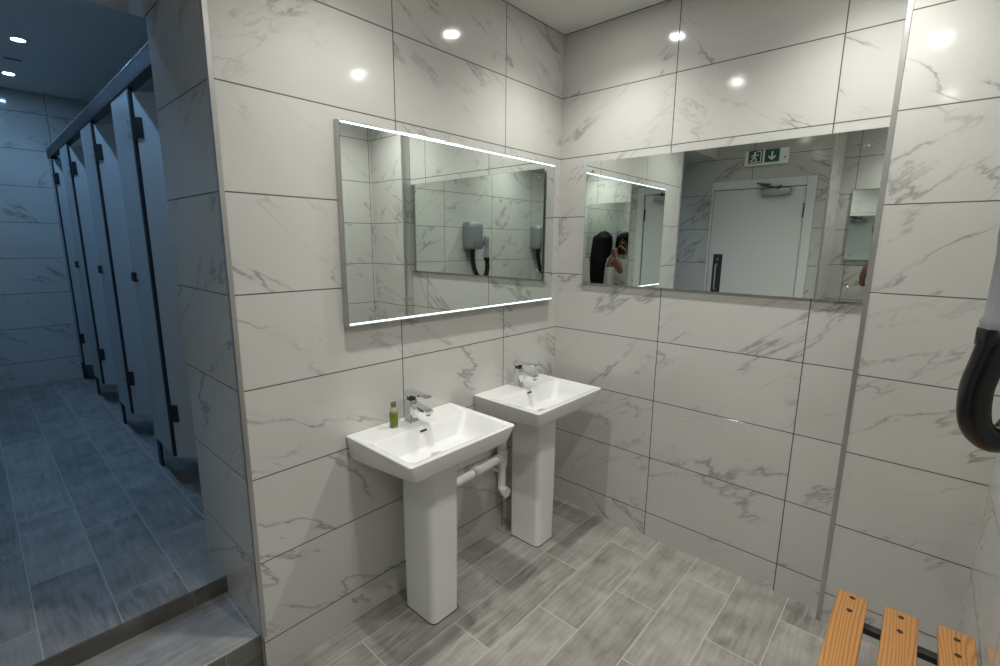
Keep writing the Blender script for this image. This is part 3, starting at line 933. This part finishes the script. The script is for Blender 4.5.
for s in (-1, 1):
    cap(bm, [(-0.008, s*0.146, 1.325), (0.060, s*0.158, 1.265), (0.125, s*0.155, 1.205)], [0.042, 0.038, 0.034])
    cap(bm, [(0.125, s*0.155, 1.205), (0.150, s*0.115, 1.28), (0.150, s*0.075, 1.345)], [0.034, 0.031, 0.023])
    hand(bm, (0.150, s*0.070, 1.358), (-0.12, -s*0.30, 0.94), (1, 0, 0.12), (0.0, -s*0.9, -0.3), 0.40, -1)
body = obj('body', bm, 'skin', pe); remesh(body, 0.0055, 3)
# top
bm = bmesh.new()
torso(bm, [(0.86, -0.005, 0.118, 0.178), (0.98, 0.005, 0.100, 0.153), (1.06, 0.01, 0.092, 0.135), (1.16, 0.01, 0.104, 0.150), (1.25, 0.005, 0.108, 0.160)])
for s in (-1, 1):
    ell(bm, (0.080, s*0.062, 1.205), (0.053, 0.056, 0.054))
    cap(bm, [(0.085, s*0.085, 1.24), (0.055, s*0.100, 1.335), (-0.005, s*0.108, 1.372), (-0.055, s*0.102, 1.335), (-0.095, s*0.090, 1.24)], [0.020, 0.019, 0.018, 0.019, 0.020], 10)
remesh(obj('top', bm, 'cloth_white', pe), 0.007, 3)
# trousers
bm = bmesh.new()
torso(bm, [(0.76, 0.0, 0.100, 0.155), (0.86, -0.005, 0.112, 0.172), (0.93, 0.0, 0.103, 0.158)])
for s in (-1, 1):
    cap(bm, [(0.0, s*0.084, 0.80), (0.012, s*0.086, 0.62), (0.010, s*0.087, 0.44), (-0.008, s*0.088, 0.26), (-0.012, s*0.089, 0.11)], [0.092, 0.080, 0.064, 0.060, 0.050])
remesh(obj('trousers', bm, 'cloth_dark', pe), 0.008, 3)
for s in (-1, 1):
    bm = bmesh.new()
    cap(bm, [(-0.030, s*0.09, 0.048), (0.04, s*0.094, 0.052), (0.12, s*0.10, 0.040), (0.160, s*0.102, 0.034)], [0.045, 0.043, 0.038, 0.030])
    box(bm, -0.07, 0.185, s*0.095-0.038, s*0.095+0.038, 0.002, 0.022)
    remesh(obj('shoe', bm, 'shoe', pe), 0.006, 3)
# hair: cap over the skull, curtain down the back and sides
bm = bmesh.new()
ell(bm, (0.000, 0, 1.552), (0.096, 0.090, 0.098))
for yy in (-0.075, -0.045, -0.015, 0.015, 0.045, 0.075):
    k = yy/0.075
    cap(bm, [(-0.035-0.02*(1-k*k), yy, 1.56), (-0.070-0.02*(1-k*k), yy*0.95, 1.42), (-0.112, yy*0.90-0.018, 1.30), (-0.128, yy*0.85-0.025, 1.16), (-0.122, yy*0.75-0.028, 1.02)], [0.046, 0.042, 0.036, 0.032, 0.024])
for s in (-1, 1):
    cap(bm, [(0.015, s*0.066, 1.575), (0.006, s*0.084, 1.50), (-0.020, s*0.088, 1.40), (-0.075, s*0.085, 1.30)], [0.036, 0.032, 0.030, 0.030])
remesh(obj('hair', bm, 'hair', pe), 0.007, 4)
for s in (-1, 1):
    bm = bmesh.new(); ell(bm, (0.080, s*0.027, 1.5425), (0.008, 0.011, 0.0055))
    ey = obj('eye', bm, 'eye', pe, 60)
    bm = bmesh.new(); ell(bm, (0.0868, s*0.027, 1.5425), (0.0024, 0.0046, 0.0046))
    obj('iris', bm, 'dark', ey, 60)
    bm = bmesh.new(); cap(bm, [(0.086, s*0.012, 1.561), (0.085, s*0.028, 1.565), (0.076, s*0.042, 1.560)], [0.003, 0.0035, 0.002], 8)
    obj('eyebrow', bm, 'hair', pe, 60)
bm = bmesh.new()
cap(bm, [(0.082, -0.022, 1.474), (0.0935, 0.0, 1.4765), (0.082, 0.022, 1.474)], [0.003, 0.0055, 0.003], 8)
obj('mouth', bm, 'lip', pe, 60)
